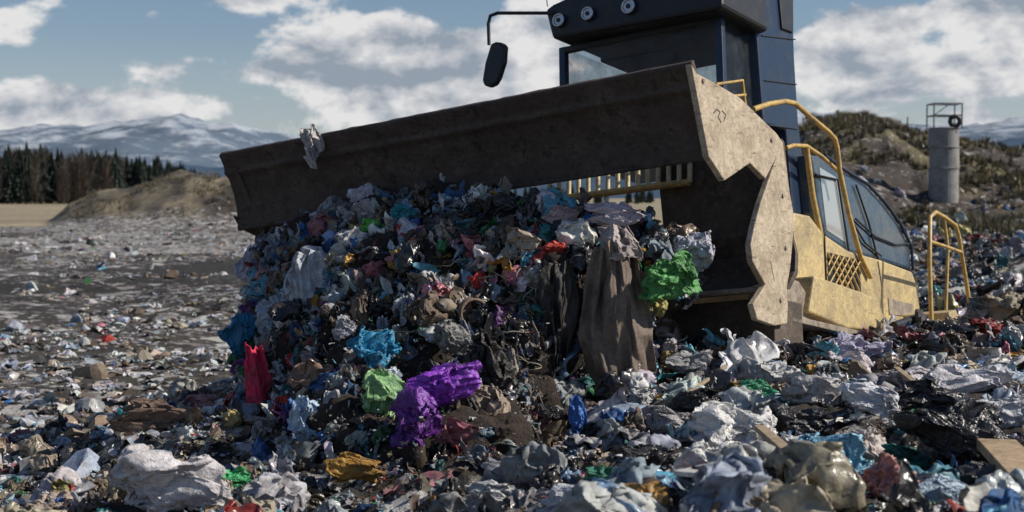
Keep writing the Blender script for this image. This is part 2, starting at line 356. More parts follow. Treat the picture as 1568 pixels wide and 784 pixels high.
# ---- individually placed bags (position, size, colour)
def bear_lev(p): return 784+K*p[:,0]/p[:,1], 300-(p[:,2]-EYE)/p[:,1]*K
def rest(a,b_):   # distance at which the sight line meets the heap
    ds=np.linspace(4.5,22,700); x=(a-784)/K*ds; z=EYE-(b_-300)/K*ds; h=height(x,ds)
    k=np.nonzero(z<h)[0]; return ds[k[0]] if len(k) else 14.0
HL=[('purple_bag',672,588,8.55,.24,.13,(.26,.05,.50),.7,2,.3),('purple_bag',636,645,8.5,.14,.17,(.15,.03,.28),.7,12,0),('green_bag',584,612,8.8,.15,.18,(.28,.52,.22),.6,3,0),
('green_bag',1022,428,9.65,.20,.15,(.07,.29,.06),.6,4,.4),('green_bag',566,350,10.85,.09,.10,(.10,.50,.05),.6,5,0),('teal_bag',615,332,10.85,.11,.09,(.02,.26,.30),.6,6,0),
('blue_bag',572,535,9.35,.16,.16,(.02,.24,.42),.6,7,0),('blue_bag',366,512,10.8,.13,.16,(.02,.19,.36),.6,8,0),('light_blue_bag',474,645,9.2,.13,.16,(.38,.50,.64),.7,9,.5),
('white_bag',1062,382,9.9,.13,.14,(.42,.42,.47),.6,10,0),('white_bag',940,328,9.95,.2,.08,(.48,.42,.47),.5,11,0),('orange_bag',540,722,7.95,.14,.08,(.38,.20,.03),.5,14,0),
('blue_bag',885,640,8.6,.055,.13,(.03,.12,.38),.5,15,0),('red_bag',850,385,9.85,.11,.08,(.5,.05,.03),.5,16,0),('red_bag',448,552,10.3,.05,.05,(.55,.02,.04),.5,17,0),
('beige_bag',480,415,11.1,.18,.17,(.55,.55,.56),.6,18,0),('grey_bag',430,480,10.95,.19,.19,(.40,.46,.52),.6,58,0),('beige_bag',752,630,8.95,.13,.16,(.34,.27,.20),.3,44,0),('white_bag',600,575,9.0,.06,.05,(.5,.55,.6),.6,60,0),
('grey_bag',690,520,9.35,.12,.1,(.25,.24,.22),.4,61,0),('black_bag',740,560,9.15,.18,.2,(.025,.022,.02),.6,62,0),('brown_bag',650,480,9.55,.14,.12,(.13,.09,.06),.3,63,0),
('white_bag',455,445,11,.13,.15,(.50,.55,.62),.6,64,.3),('white_bag',530,505,10,.09,.1,(.5,.5,.52),.6,65,0),('pink_bag',860,330,10.2,.12,.07,(.50,.36,.34),.5,66,0),('blue_bag',845,455,9.8,.07,.09,(.25,.36,.55),.6,67,0)]
HG=[('white_bag',1130,668,.24,.17,(.66,.65,.63),.7,21,0),('black_bag',1485,688,.30,.19,(.022,.023,.027),.9,22,-.3),('black_bag',1410,628,.28,.15,(.028,.029,.033),.9,23,0),('black_bag',1515,758,.22,.10,(.05,.048,.05),.7,24,0),
('blue_bag',1278,730,.24,.16,(.22,.48,.64),.8,25,0),('grey_bag',1485,590,.30,.12,(.60,.58,.60),.6,26,0),('grey_bag',1400,585,.22,.10,(.50,.46,.48),.6,27,0),('purple_bag',1312,545,.24,.15,(.36,.34,.46),.6,28,0),
('pink_bag',1366,752,.11,.11,(.55,.30,.27),.5,29,0),('green_bag',1155,606,.15,.08,(.03,.24,.12),.6,30,0),('green_bag',360,742,.08,.09,(.05,.34,.12),.7,31,0),('white_bag',250,750,.30,.17,(.60,.57,.57),.5,32,0),
('pink_bag',310,622,.17,.10,(.45,.24,.26),.3,34,0),('white_bag',1320,685,.14,.09,(.58,.50,.46),.5,35,0),('white_bag',760,768,.15,.07,(.5,.5,.5),.6,37,0),('beige_bag',1240,602,.18,.10,(.44,.42,.41),.5,38,0),
('green_bag',925,752,.12,.10,(.03,.2,.12),.6,39,0),('beige_bag',1020,650,.15,.10,(.32,.30,.30),.5,40,0),('grey_bag',1060,560,.17,.09,(.32,.31,.31),.5,41,0),('white_bag',1195,575,.15,.08,(.55,.55,.53),.5,42,0),
('blue_bag',395,700,.06,.09,(.06,.17,.4),.5,43,0),('white_bag',1085,715,.17,.10,(.62,.62,.60),.6,45,.3),('black_bag',1225,655,.18,.10,(.03,.03,.035),.8,46,0),('white_bag',985,620,.11,.09,(.5,.5,.5),.6,47,0),
('black_bag',1075,620,.17,.10,(.03,.03,.03),.8,48,0),('black_bag',1000,715,.18,.10,(.03,.03,.035),.85,49,0),('brown_tarp',238,645,.33,.14,(.19,.125,.09),.15,33,0),('teal_cushion',1400,708,.15,.055,(.02,.20,.16),.3,36,-.45),
('white_bag',1200,700,.16,.09,(.62,.62,.64),.7,70,.2),('white_bag',1340,620,.17,.09,(.58,.58,.6),.6,71,-.2),('black_bag',1150,755,.17,.09,(.025,.025,.03),.85,72,0),('white_bag',880,775,.14,.07,(.55,.56,.6),.6,73,0),('grey_bag',1540,640,.18,.1,(.45,.45,.47),.6,74,0),('light_blue_bag',1450,770,.13,.08,(.36,.46,.56),.6,75,0)]
HERO=[]
for q in HL:
    d=front_d(q[1],q[2]); d=min(q[3],d) if d else q[3]; HERO.append((q[0],S(q[1],q[2],d-.02),q[4]*d/q[3],q[5]*d/q[3],q[6],q[7],q[8],q[9]))
for q in HG:
    d=rest(q[1],q[2]+q[4]*110); HERO.append((q[0],S(q[1],q[2]+q[4]*110,d)+Vector((0,0,q[4]*.55)),q[3],q[4],q[5],q[6],q[7],q[8]))
def clear(p,sz,f=1.0):
    ok=np.ones(len(p),bool)
    for h in HERO:
        c0=np.array(h[1]); m=max(h[2],h[3]); dv=p-c0; dv[:,1]=np.where(dv[:,1]<0,dv[:,1]*.5,dv[:,1]); ok&=np.linalg.norm(dv,axis=1)>m*.92*f+sz*.4
    return ok
# far plain litter
n=26000; d=np.exp(rng.uniform(math.log(8.5),math.log(112),n)); bx=rng.uniform(-.42,.14,n)
x=bx*d; y=d; keep=~((d<16)&(bx>-.17)); keep&=(rng.uniform(size=n)<(.45+1.6*fbm(np.stack([x*.4,y*.4,x*0],1),3))*(1-.6*sst(26,34,d)*(1-sst(50,58,d))))
x,y,d=x[keep],y[keep],d[keep]; z=height(x,y)
sz=rng.lognormal(math.log(.036),.6,len(x))*(1+d/45); sz=np.clip(sz,.015,.3)
wl=pw.copy(); wl[:2]*=2.2; wl[3:5]*=1.6; wl[8:]*=.2; wl[6]*=.3
batch('litter',lo,np.stack([x,y,z+sz*.12],1),sz,palette(len(x),w=wl),M_tr,.35)
# right far slope litter
n=6500; d=np.exp(rng.uniform(math.log(13),math.log(62),n)); bx=rng.uniform(.1,.42,n); k=(d<46)|(rng.uniform(size=n)<.35); d=d[k];bx=bx[k]; x=bx*d; y=d; z=height(x,y)
sz=np.clip(rng.lognormal(math.log(.065),.5,len(x))*(1+d/70),.03,.28)
wl2=pw.copy(); wl2[8:]*=.6
scatter('litter',np.stack([x,y,z+sz*.2],1),sz,palette(len(x),w=wl2))
# near heap
def heap_pts(n,x0,x1,y0,y1):
    x=rng.uniform(x0,x1,n); y=rng.uniform(y0,y1,n); b_=x/y; k=(np.abs(b_)<.42); x=x[k];y=y[k]; z=height(x,y); k=z>.25; return x[k],y[k],z[k]
x,y,z=heap_pts(14000,-4.4,6,4,14.5)
sz=np.clip(rng.lognormal(math.log(.058),.55,len(x)),.022,.17)
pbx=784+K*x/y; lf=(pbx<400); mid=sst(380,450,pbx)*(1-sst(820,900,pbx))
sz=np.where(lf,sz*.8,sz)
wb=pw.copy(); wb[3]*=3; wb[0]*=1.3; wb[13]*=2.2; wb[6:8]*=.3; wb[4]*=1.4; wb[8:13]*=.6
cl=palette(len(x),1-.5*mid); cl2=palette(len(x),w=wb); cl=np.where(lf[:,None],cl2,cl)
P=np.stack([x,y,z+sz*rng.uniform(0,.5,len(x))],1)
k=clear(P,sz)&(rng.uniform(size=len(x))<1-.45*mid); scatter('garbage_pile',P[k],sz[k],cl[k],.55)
# larger bags and films lying on top
x,y,z=heap_pts(620,-.2,6,5,13.5); sz=rng.uniform(.11,.21,len(x)); wz=np.zeros(len(pw)); wz[:8]=(10,6,4,3,2,1.5,7,2); wz[9]=1; wz[17]=1.5; wz[13]=.6
P=np.stack([x,y,z+sz*.25],1); pbx=784+K*x/y; k=clear(P,sz,1.1)&(pbx>880); scatter('garbage_bags',P[k],sz[k],palette(int(k.sum()),w=wz),.4,22)
x,y,z=heap_pts(24000,-4.6,6,4,14.5)
batch('debris',lo,np.stack([x,y,z+.02],1),rng.uniform(.01,.03,len(x)),palette(len(x)),M_tr,.7)
# ------------------------------------------------------------------ mass carried by blade
VV=[];FF=[];off=0
for c_,r_ in zip(sc,sr):
    V,F=ICO[5]; P=V*r_*.95+c_; dsp=fbm(P*3.5,5)*.2; P=P+V*dsp[:,None]
    VV.append(P);FF.append(F+off);off+=len(V)
fastmesh('soil_mass',np.concatenate(VV),np.concatenate(FF),None,M_soil,True)
def mass_pts(n):
    k=rng.choice(len(sr),n,p=sr**2/np.sum(sr**2)); v=rng.normal(size=(n,3)); v/=np.linalg.norm(v,axis=1)[:,None]
    p=sc[k]+v*(sr[k]*rng.uniform(.93,1.08,n))[:,None]
    ok=v[:,1]<.6
    for c_,r_ in zip(sc,sr): ok&=np.linalg.norm(p-c_,axis=1)>r_*.9
    return p[ok]
p=mass_pts(18000); bear,lev=bear_lev(p)
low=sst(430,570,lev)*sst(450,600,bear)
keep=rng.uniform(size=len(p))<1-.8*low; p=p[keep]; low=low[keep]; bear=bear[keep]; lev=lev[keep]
sz=np.clip(rng.lognormal(math.log(.055),.5,len(p)),.02,.14)
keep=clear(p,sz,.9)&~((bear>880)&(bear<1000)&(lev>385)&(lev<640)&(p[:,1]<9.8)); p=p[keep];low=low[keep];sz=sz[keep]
wm=pw.copy(); wm[8:]*=1.5
scatter('garbage_load',p,sz,palette(len(p),1-.5*low,w=wm),1.3)  # colours darkened low on the load, for dark soil and painted overhang shadow
p=mass_pts(15000); _,lev=bear_lev(p); batch('debris',lo,p,rng.uniform(.008,.026,len(p)),palette(len(p),.8-.4*sst(420,560,lev)),M_tr,1.2)  # debris colours get the same soil and overhang-shadow darkening lower down
# crumbs tumbling off the face of the load
n=420; a=rng.uniform(400,860,n); lv=rng.uniform(470,740,n); dd=np.array([ (front_d(u,v) or 9.4)-rng.uniform(.05,.3) for u,v in zip(a,lv)])
P=np.stack([(a-784)/K*dd,dd,EYE-(lv-300)/K*dd],1); batch('falling_debris',lo,P,rng.uniform(.006,.022,n),palette(n)*.8,M_tr,1.5)
# ------------------------------------------------------------------ hero bags / cloths
def bag(name,cen,rx,rz,col,gl,seed,rot):
    V,F=ICO[6]; P=V*(1+.35*fbm(V*1.2+seed,3)[:,None]); P=P+folds(V,seed+31,26,.5,11,.40,.4,.15)
    P-=P.mean(0); V=P/np.percentile(np.abs(P),98.5,axis=0)
    ct,st=math.cos(rot),math.sin(rot)
    V=V*np.array([rx,min(rx,rz)*.85,rz]); V=np.stack([V[:,0]*ct-V[:,2]*st,V[:,1],V[:,0]*st+V[:,2]*ct],1)
    V+=np.array(cen)
    cc=np.ones((len(V),4)); cc[:,:3]=col; cc[:,:3]*=(.8+.4*vn(V*6))[:,None]; cc[:,3]=gl
    return fastmesh(name,V,F,cc,M_cloth if gl<.4 else M_bag,True)
for h in HERO: bag(*h)
def drape(name,rows,d,col,gl=.2,folds=5,amp=.05,seed=1,mat=None,bulge=.1,nu=60,nv=90,wob=1.0):
    rows=np.array(rows,float); t=np.linspace(0,1,nv); tb=np.linspace(0,1,len(rows))
    le=np.interp(t,tb,rows[:,0]);ri=np.interp(t,tb,rows[:,1]);lv=np.interp(t,tb,rows[:,2]); u=np.linspace(0,1,nu)
    Uu,T=np.meshgrid(u,t); A_=le[:,None]+(ri-le)[:,None]*Uu; Bv=lv[:,None]+0*Uu
    q=np.stack([Uu.ravel()*folds*.9+seed,T.ravel()*1.3,0*Uu.ravel()],1); w=np.abs(fbm(q,3)).reshape(nv,nu)
    q2=np.stack([Uu.ravel()*6+seed,T.ravel()*9,0*Uu.ravel()],1); w2=fbm(q2,3).reshape(nv,nu)
    A_=A_+w2*6*wob+(Uu-.5)*fbm(q*1.7+5,3).reshape(nv,nu)*25*wob; Bv=Bv+w2*6*wob+fbm(q+9,2).reshape(nv,nu)*14*wob
    D=d-bulge*np.sin(Uu*math.pi)*(.4+T*.6)+amp*4*w+amp*.8*w2
    V=np.stack([(A_-784)/K*D,D,EYE-(Bv-300)/K*D],2).reshape(-1,3)
    i=(np.arange(nv-1)[:,None]*nu+np.arange(nu-1)[None,:]).ravel(); F=np.stack([i,i+nu,i+nu+1,i+1],1)
    cc=np.ones((len(V),4)); cc[:,:3]=np.array(col)*(.8+.4*vn(V*5))[:,None]; cc[:,3]=gl
    o=fastmesh(name,V,F,cc,mat or M_cloth,True); md=o.modifiers.new('thickness','SOLIDIFY'); md.thickness=.005; return o
drape('brown_cloth',[(912,972,372),(898,985,440),(886,999,510),(898,1002,570),(922,987,612),(945,970,636)],9.62,(.20,.15,.115),.15,5,.06,3,bulge=.16)
drape('pale_cloth',[(925,968,345),(915,985,372),(918,980,395)],9.65,(.42,.36,.34),.2,4,.04,13)
drape('red_cloth',[(378,398,530),(373,410,580),(375,420,625),(384,420,660)],10.2,(.68,.02,.09),.2,3,.03,5,M_cloth)
drape('plastic_sheet',[(455,500,385),(440,510,420),(450,520,470),(470,500,500)],10.65,(.55,.58,.62),.7,4,.06,8,M_bag)
drape('black_sheet',[(590,650,330),(585,660,380),(600,650,430)],10.9,(.02,.025,.03),.5,4,.05,9,M_bag)
drape('black_sheet',[(830,880,400),(822,885,460),(838,868,540),(828,856,620),(826,844,660)],9.6,(.022,.02,.018),.3,4,.07,10,M_cloth)
drape('plastic_scrap',[(468,486,194),(462,492,212),(470,490,235),(480,487,256)],11.75,(.5,.46,.44),.5,3,.03,11,M_bag,bulge=.03)
drape('plastic_sheet',[(425,450,620),(420,455,660),(430,445,695)],9.8,(.25,.32,.42),.5,3,.03,12,M_bag)
hc_=[(.40,.42,.46),(.05,.045,.04),(.15,.11,.08),(.30,.36,.44),(.05,.05,.06),(.35,.30,.24),(.03,.1,.22),(.22,.17,.13)]
for k in range(34):
    a=rng.uniform(405,850); b0=rng.uniform(400,610); ln=rng.uniform(35,95); wd=rng.uniform(8,22); d=front_d(a,b0+ln*.3)
    if d is None: continue
    sw=rng.normal(0,6); drape('hanging_strip',[(a-wd*.6,a+wd*.6,b0),(a-wd+sw*.4,a+wd+sw*.4,b0+ln*.4),(a-wd*.8+sw,a+wd*.7+sw,b0+ln*.8),(a-wd*.2+sw,a+wd*.2+sw,b0+ln)],d-.03,tuple(np.array(hc_[k%8])*rng.uniform(.7,1.2)),.4,3,.03,20+k,M_bag if k%2 else M_cloth,.04,22,34,.6)
def plank(name,p,q,w,th,mat,up=.06):
    p=S(p[0],p[1],rest(p[0],p[1]))+Vector((0,0,up));q=S(q[0],q[1],rest(q[0],min(q[1],784)))+Vector((0,0,up)); dr=(q-p).normalized(); s=dr.cross(Vector((0,0,1))).normalized()
    return prism(name,[p-s*w,p+s*w,q+s*w,q-s*w],Vector((0,0,1))*th,mat,.004)
M_wp=painted('white_board',(.55,.53,.5),(.3,.27,.22),.4,.6,9)
M_card=painted('cardboard',(.42,.30,.18),(.22,.15,.09),.4,.85,7)
plank('wooden_plank',(1165,695),(1250,784),.03,.03,M_wood,.12)
plank('wooden_plank',(1050,640),(1112,592),.012,.02,M_wood,.12)
plank('white_board',(1052,772),(1140,745),.05,.02,M_wp,.1)
plank('cardboard_sheet',(1530,722),(1590,790),.09,.05,M_card,.1)
plank('wooden_plank',(1375,600),(1430,648),.02,.02,M_wood,.14)
plank('wooden_plank',(150,745),(205,725),.015,.015,M_wood,.08)
plank('wooden_plank',(960,720),(985,770),.03,.015,M_wp,.1)
d_=rest(1190,545); e=grp('printed_carton',S(1190,538,d_)); pr=painted('carton_pink',(.42,.14,.25),(.5,.5,.5),.5,.5,14)
prism('body',[S(1174,530,d_),S(1204,526,d_),S(1209,546,d_),S(1176,552,d_)],(0.03,.14,.02),pr,.008,e)
V,F=lathe([(-1,.78),(-1,1),(-.9,1.03),(.9,1),(1,1.04),(1,.84),(.7,.82),(.6,0)],26)
V=V*np.array([.13,.1,.1]); c_,s_=math.cos(1.25),math.sin(1.25); V=np.stack([V[:,0]*c_+V[:,1]*s_,-V[:,0]*s_+V[:,1]*c_,V[:,2]],1)+np.array(S(718,478,9.7))
cc=np.tile([.22,.15,.11,.2],(len(V),1)); fastmesh('tin_can',V,F,cc,M_cloth,True)
M_cord=painted('cord',(.45,.40,.29),(.3,.25,.15),.4,.7,20)
for k in range(34):
    a0,b0=rng.uniform(690,860),rng.uniform(340,440)
    if k>13: a0,b0=rng.uniform(430,820),rng.uniform(370,650)
    d0=front_d(a0,b0) or 10.0; d0-=.06; pts=[]
    an=rng.uniform(0,6.28)
    for j in range(9):
        pts.append(S(a0,b0,d0+rng.uniform(-.06,.04))); an+=rng.normal(0,.8); a0+=math.cos(an)*12; b0+=abs(math.sin(an))*11-3
    tube('cord',pts,.003,M_cord,smooth=True)
# ------------------------------------------------------------------ LANDFILL COMPACTOR
O=S(1057,98,9.8)
R=(S(1057,98,9.8)-S(337,238,12.45)).normalized()
Bk=Vector((.573,.811,-.15)); Bk=(Bk-R*Bk.dot(R)).normalized(); U=R.cross(Bk).normalized()
cam0=Vector((0,0,EYE))
def Lc(x,y,z): return O+R*x+Bk*y+U*z
def ray(a,b_): return Vector(((a-784)/K,1,-(b_-300)/K))
def onpl(a,b_,n_,p0): r=ray(a,b_); return cam0+r*((p0-cam0).dot(n_)/r.dot(n_))
def SD(a,b_,x=0): return onpl(a,b_,R,Lc(x,0,0))
def FR(a,b_,y=0): return onpl(a,b_,Bk,Lc(0,y,0))
comp=grp('landfill_compactor',Lc(-2,3,-1))
def lbox(name,x0,x1,y0,y1,z0,z1,mat,bev=.012):
    return prism(name,[Lc(x0,y0,z0),Lc(x1,y0,z0),Lc(x1,y1,z0),Lc(x0,y1,z0)],U*(z1-z0),mat,bev,comp)
TL,TR,BR,BL=S(337,238,12.45),O,S(1085,240,10.0),S(365,350,12.62)
nu,nv=260,46; s_,t_=np.meshgrid(np.linspace(0,1,nu),np.linspace(0,1,nv)); s_=s_.ravel();t_=t_.ravel()
a4=[np.array(v) for v in (TL,TR,BR,BL)]
Pm=(a4[0][None]*(1-s_)[:,None]+a4[1][None]*s_[:,None])*(1-t_)[:,None]+(a4[3][None]*(1-s_)[:,None]+a4[2][None]*s_[:,None])*t_[:,None]
q=np.stack([s_*22,t_*3.4,0*s_],1); mud=np.maximum(fbm(q*1.5,5),0)*sst(0,.12,t_)
Bn,Un=np.array(Bk),np.array(U)
Pm=Pm+Bn[None]*(-.028*np.exp(-((t_-.25)/.04)**2)+.05*np.sin(math.pi*t_)+.014*fbm(q*.4,2)-.035*mud)[:,None]
Pm=Pm+Un[None]*((t_==1)*.016*fbm(q*2.5+3,3)+(t_==0)*.006*fbm(q*2.5+3,3))[:,None]
i=(np.arange(nv-1)[:,None]*nu+np.arange(nu-1)[None,:]).ravel(); F=np.stack([i,i+nu,i+nu+1,i+1],1)
o=fastmesh('blade_top_plate',Pm,F,None,M_blade,True); md=o.modifiers.new('t','SOLIDIFY'); md.thickness=.05; md.offset=-1; child(o,comp)
tube('blade_top_edge',[TL+Bk*.02+U*.004,TR+Bk*.02+U*.004],.014,M_blade,comp)
tube('blade_lower_lip',[BL+Bk*.01,BR+Bk*.01],.02,M_blade,comp)
sp=[(1057,98),(1066,113),(1098,130),(1132,150),(1188,204),(1198,218),(1204,255),(1209,292),(1216,330),(1214,375),(1211,410),(1206,440),(1208,470),(1207,496),(1188,499),(1161,490),(1154,466),(1163,452),(1173,436),(1166,424),(1153,400),(1150,375),(1156,345),(1165,310),(1176,278),(1189,240),(1172,274),(1160,262),(1148,250),(1131,262),(1109,277),(1097,258),(1085,240)]
prism('blade_side_plate',[SD(*q) for q in sp],-R*.05,M_side,.008,comp)
for lst in ([(1091,174),(1096,168),(1101,172),(1098,180),(1103,188)],[(1104,170),(1110,176),(1107,186)],[(1195,300),(1190,330),(1180,352)],[(1180,400),(1186,430)]):
    tube('scratch_gouge',[SD(a,b_,-.001) for a,b_ in lst],.005,M_edge if lst[0][0]>1150 else M_blk,comp)
for a,b_ in ((1075,125),(1180,215),(1198,300),(1203,380),(1196,460)):
    c0=SD(a,b_,0); prism('bolt_head',[c0+Bk*.018*math.cos(t)+U*.018*math.sin(t) for t in np.linspace(0,2*math.pi,7)[:-1]],R*.012,M_edge,.002,comp)
shift=(TL-TR)+R*.10
prism('blade_far_side_plate',[SD(a,b_)+shift for a,b_ in [(1064,125),(1188,204),(1216,330),(1207,496),(1161,490),(1150,375),(1165,310),(1109,270),(1100,240)]],R*.05,M_inner,.008,comp)
prism('blade_corner_gusset',[S(356,330,12.60),S(367,350,12.66),S(412,372,12.7),S(440,345,12.5)],Bk*.05,M_blade,.005,comp)
prof=[(1.55,-.95),(1.62,-1.1),(1.6,-1.25),(1.45,-1.38),(1.2,-1.42),(1.12,-1.43)]
for x0,x1,top in ((-1.12,-.03,-.25),(-4.45,-1.12,-.84)):
    pr_=[(1.45,top)]+prof
    for j in range(len(pr_)-1):
        (y0,z0),(y1,z1)=pr_[j],pr_[j+1]
        prism('mouldboard_strip',[Lc(x0,y0,z0),Lc(x1,y0,z0),Lc(x1,y1,z1),Lc(x0,y1,z1)],Bk*.05+U*-.02,M_inner,.0,comp)
tube('cutting_edge',[Lc(-4.45,1.12,-1.43),Lc(-.02,1.12,-1.43)],.022,M_edge,comp)
lbox('blade_under_beam',-4.4,-.05,1.25,1.75,-1.85,-1.48,M_inner)
g0,g1=FR(842,306,1.42),FR(1056,279,1.42); h0,h1=FR(842,262,1.42),FR(1056,236,1.42)
tube('rack_bottom_rail',[g0,g1],.03,M_rail,comp); tube('rack_top_rail',[h0,h1],.028,M_rail,comp)
for k in range(15):
    s=k/14; tube('rack_bar',[g0.lerp(g1,s),h0.lerp(h1,s)],.02,M_whitebar,comp)
# ---- cab
cx0,cx1,cy0,cy1,cz0,cz1=-2.36,-.8,2.0,3.3,.05,1.02
for nme,x_,y_ in (('front_pillar_r',cx1,cy0),('front_pillar_l',cx0,cy0),('rear_pillar_l',cx0,cy1),('mid_pillar',cx1,2.62)):
    lbox(nme,x_-.035,x_+.035,y_-.035,y_+.035,cz0,cz1,M_navy)
lbox('cab_floor',cx0-.03,cx1+.03,cy0-.03,cy1,-.02,cz0,M_navy)
lbox('windshield_header',cx0,cx1,cy0-.03,cy0+.03,cz1-.06,cz1,M_blk)
lbox('windshield',cx0+.036,cx1-.036,cy0-.005,cy0+.005,cz0,cz1-.06,M_glass,0)
lbox('side_window',cx1-.005,cx1+.005,cy0+.036,2.585,cz0,cz1,M_glass,0)
lbox('left_window',cx0-.005,cx0+.005,cy0+.036,cy1-.036,cz0,cz1,M_glass,0)
lbox('rear_window',cx0+.036,-1.18,cy1-.005,cy1+.005,cz0+.03,cz1,M_glass,0)
lbox('rear_post',-1.18,-1.12,cy1-.03,cy1+.03,cz0,cz1,M_navy)
lbox('seat_base',-1.95,-1.5,2.65,3.1,.06,.2,M_blk,.04); lbox('seat_back',-1.93,-1.52,3.0,3.12,.2,.7,M_blk,.05); lbox('dashboard',-1.8,-1.3,2.12,2.3,.06,.35,M_blk,.03)
tube('steering_wheel',[Lc(-1.7+.19*math.cos(t),2.45+.1*math.sin(t),.45+.15*math.sin(t)) for t in np.linspace(0,6.28,18)[:-1]],.014,M_blk,comp,True)
tube('wiper',[Lc(-1.6,1.975,.07),Lc(-1.2,1.965,.75)],.01,M_blk,comp)
rf=[FR(834,17,1.75),FR(845,61,1.75),FR(1092,17,1.75),FR(1104,12,1.75),FR(1100,-75,1.75),FR(900,-16,1.75),FR(846,8,1.75)]
prism('cab_roof',rf,Bk*.85,M_blk,.03,comp)
lbox('roof_rear',cx0,cx1,2.6,cy1+.05,cz1,cz1+.12,M_blk,.02)
for a,b_,rd in ((858,34,.062),(902,24,.062),(964,13,.068),(1062,-12,.062)):
    c0=FR(a,b_,1.75); th=np.linspace(0,2*math.pi,20)[:-1]
    def rg(k,off): return [c0-Bk*off+R*rd*k*math.cos(t)+U*rd*k*math.sin(t) for t in th]
    prism('work_lamp_housing',rg(1,.03),Bk*.05,M_navy,.01,comp)
    prism('work_lamp_lens',rg(.74,.036),Bk*.02,M_lamp,.004,comp)
    tube('work_lamp_rim',rg(.85,.04),.009,M_lamp,comp,True)
    prism('work_lamp_bulb',rg(.32,.045),Bk*.02,M_blk,.004,comp)
tube('antenna',[FR(838,12,1.8),FR(832,-40,1.8)],.005,M_blk,comp)
tube('mirror_arm',[FR(850,22,1.75),FR(800,22,1.7),FR(762,22,1.65),FR(751,26,1.65),FR(748,38,1.65),FR(749,70,1.65)],.016,M_blk,comp)
prism('mirror_head',[FR(a,b_,1.6) for a,b_ in [(751,68),(758,65),(768,66),(773,71),(771,95),(763,120),(757,130),(748,134),(740,131),(738,124),(742,98)]],Bk*.07,M_blk,.02,comp)
prism('rear_column',[SD(a,b_,-.72) for a,b_ in [(1150,-30),(1210,-30),(1215,90),(1222,190),(1232,260),(1244,334),(1214,330),(1203,200),(1168,190)]],-R*.35,M_navy,.02,comp)
prism('column_trim',[SD(a,b_,-.70) for a,b_ in [(1188,-30),(1212,-30),(1213,52),(1196,46)]],-R*.3,M_blk,.01,comp)
for b_ in (52,120,188): tube('column_seam',[SD(1160+b_*.08,b_+4,-.715),SD(1214+b_*.03,b_+10,-.715)],.006,M_blk,comp)
lbox('cab_pedestal',-1.45,-.8,2.75,3.5,-.95,-.02,M_yel)
prism('side_body',[SD(a,b_,-.45) for a,b_ in [(1216,325),(1240,330),(1262,358),(1300,384),(1350,398),(1398,416),(1408,445),(1411,474),(1402,492),(1368,498),(1340,500),(1250,478),(1212,462),(1206,420)]],-R*2.3,M_yel,.02,comp)
prism('body_recess',[SD(a,b_,-.44) for a,b_ in [(1362,456),(1400,466),(1402,486),(1364,482)]],-R*.05,M_edge,.005,comp)
tube('body_seam',[SD(a,b_,-.445) for a,b_ in [(1345,400),(1352,440),(1350,495)]],.006,M_edge,comp)
tube('body_seam',[SD(a,b_,-.445) for a,b_ in [(1262,360),(1266,430)]],.01,M_blk,comp)
prism('lower_guard',[SD(a,b_,-.2) for a,b_ in [(1248,422),(1300,440),(1346,458),(1356,486),(1342,506),(1300,503),(1240,478)]],-R*.25,M_yel,.015,comp)
prism('push_arm',[SD(a,b_,-.25) for a,b_ in [(1190,420),(1225,430),(1250,470),(1240,495),(1190,480)]],-R*.25,M_edge,.02,comp)
prism('dark_frame',[SD(a,b_,-.35) for a,b_ in [(1200,470),(1300,500),(1480,545),(1500,575),(1400,580),(1205,520)]],-R*2.5,M_blk,.02,comp)
prism('track_guard_beam',[SD(a,b_,-.05) for a,b_ in [(1215,483),(1340,512),(1470,548),(1470,556),(1340,521),(1215,492)]],-R*.3,M_edge,.004,comp)
prism('grille_recess',[SD(a,b_,-.443) for a,b_ in [(1268,386),(1316,398),(1320,446),(1270,432)]],-R*.02,M_blk,.0,comp)
for k in range(7):
    s=k/6
    tube('grille_wire',[SD(1268+50*s,387+12*s,-.43),SD(1268+50*max(0,s-.45)+1,433+13*max(0,s-.45)-max(0,.45-s)*95,-.43)],.008,M_rail,comp)
    tube('grille_wire',[SD(1268+50*s,387+12*s,-.428),SD(1268+50*min(1,s+.45)+1,433+13*min(1,s+.45)-max(0,s-.55)*95,-.428)],.008,M_rail,comp)
prism('engine_hood',[SD(a,b_,-.62) for a,b_ in [(1236,236),(1262,240),(1290,262),(1325,282),(1352,310),(1376,342),(1394,378),(1397,414),(1350,399),(1300,386),(1262,362),(1246,330)]],-R*1.15,M_blueglass,.03,comp)
tube('hood_edge',[SD(a,b_,-.6) for a,b_ in [(1262,238),(1292,260),(1327,281),(1354,309),(1378,341),(1396,377),(1399,414)]],.016,M_navy,comp)
for lst in ([(1310,283),(1330,340),(1345,398)],[(1248,268),(1282,275),(1300,384)],[(1310,335),(1340,362),(1372,375),(1404,372)],[(1308,345),(1325,372),(1350,392)]):
    tube('hood_seam',[SD(a,b_,-.6) for a,b_ in lst],.010,M_blk,comp)
prism('hood_window',[SD(a,b_,-.615) for a,b_ in [(1254,256),(1280,272),(1296,372),(1266,352)]],-R*.01,M_lamp,.0,comp)
def rail(pts,x,r=.021): return tube('handrail',[SD(a,b_,x) for a,b_ in pts],r,M_rail,comp)
rail([(1152,168),(1176,160),(1200,156),(1216,159),(1240,180),(1268,203),(1277,213),(1281,228),(1285,262),(1300,330),(1318,392),(1334,425)],-.42,.023)
rail([(1203,227),(1214,223),(1234,224),(1258,240),(1284,264),(1290,290)],-.5,.019)
rail([(1234,228),(1244,300),(1258,366),(1264,420)],-.47,.026)
rail([(1095,130),(1135,124),(1140,165)],-.6,.014); rail([(1100,150),(1140,146)],-.6,.012)
rail([(1428,492),(1424,400),(1424,332),(1432,325),(1445,332),(1463,345),(1468,360),(1482,440),(1492,505)],-.05,.021)
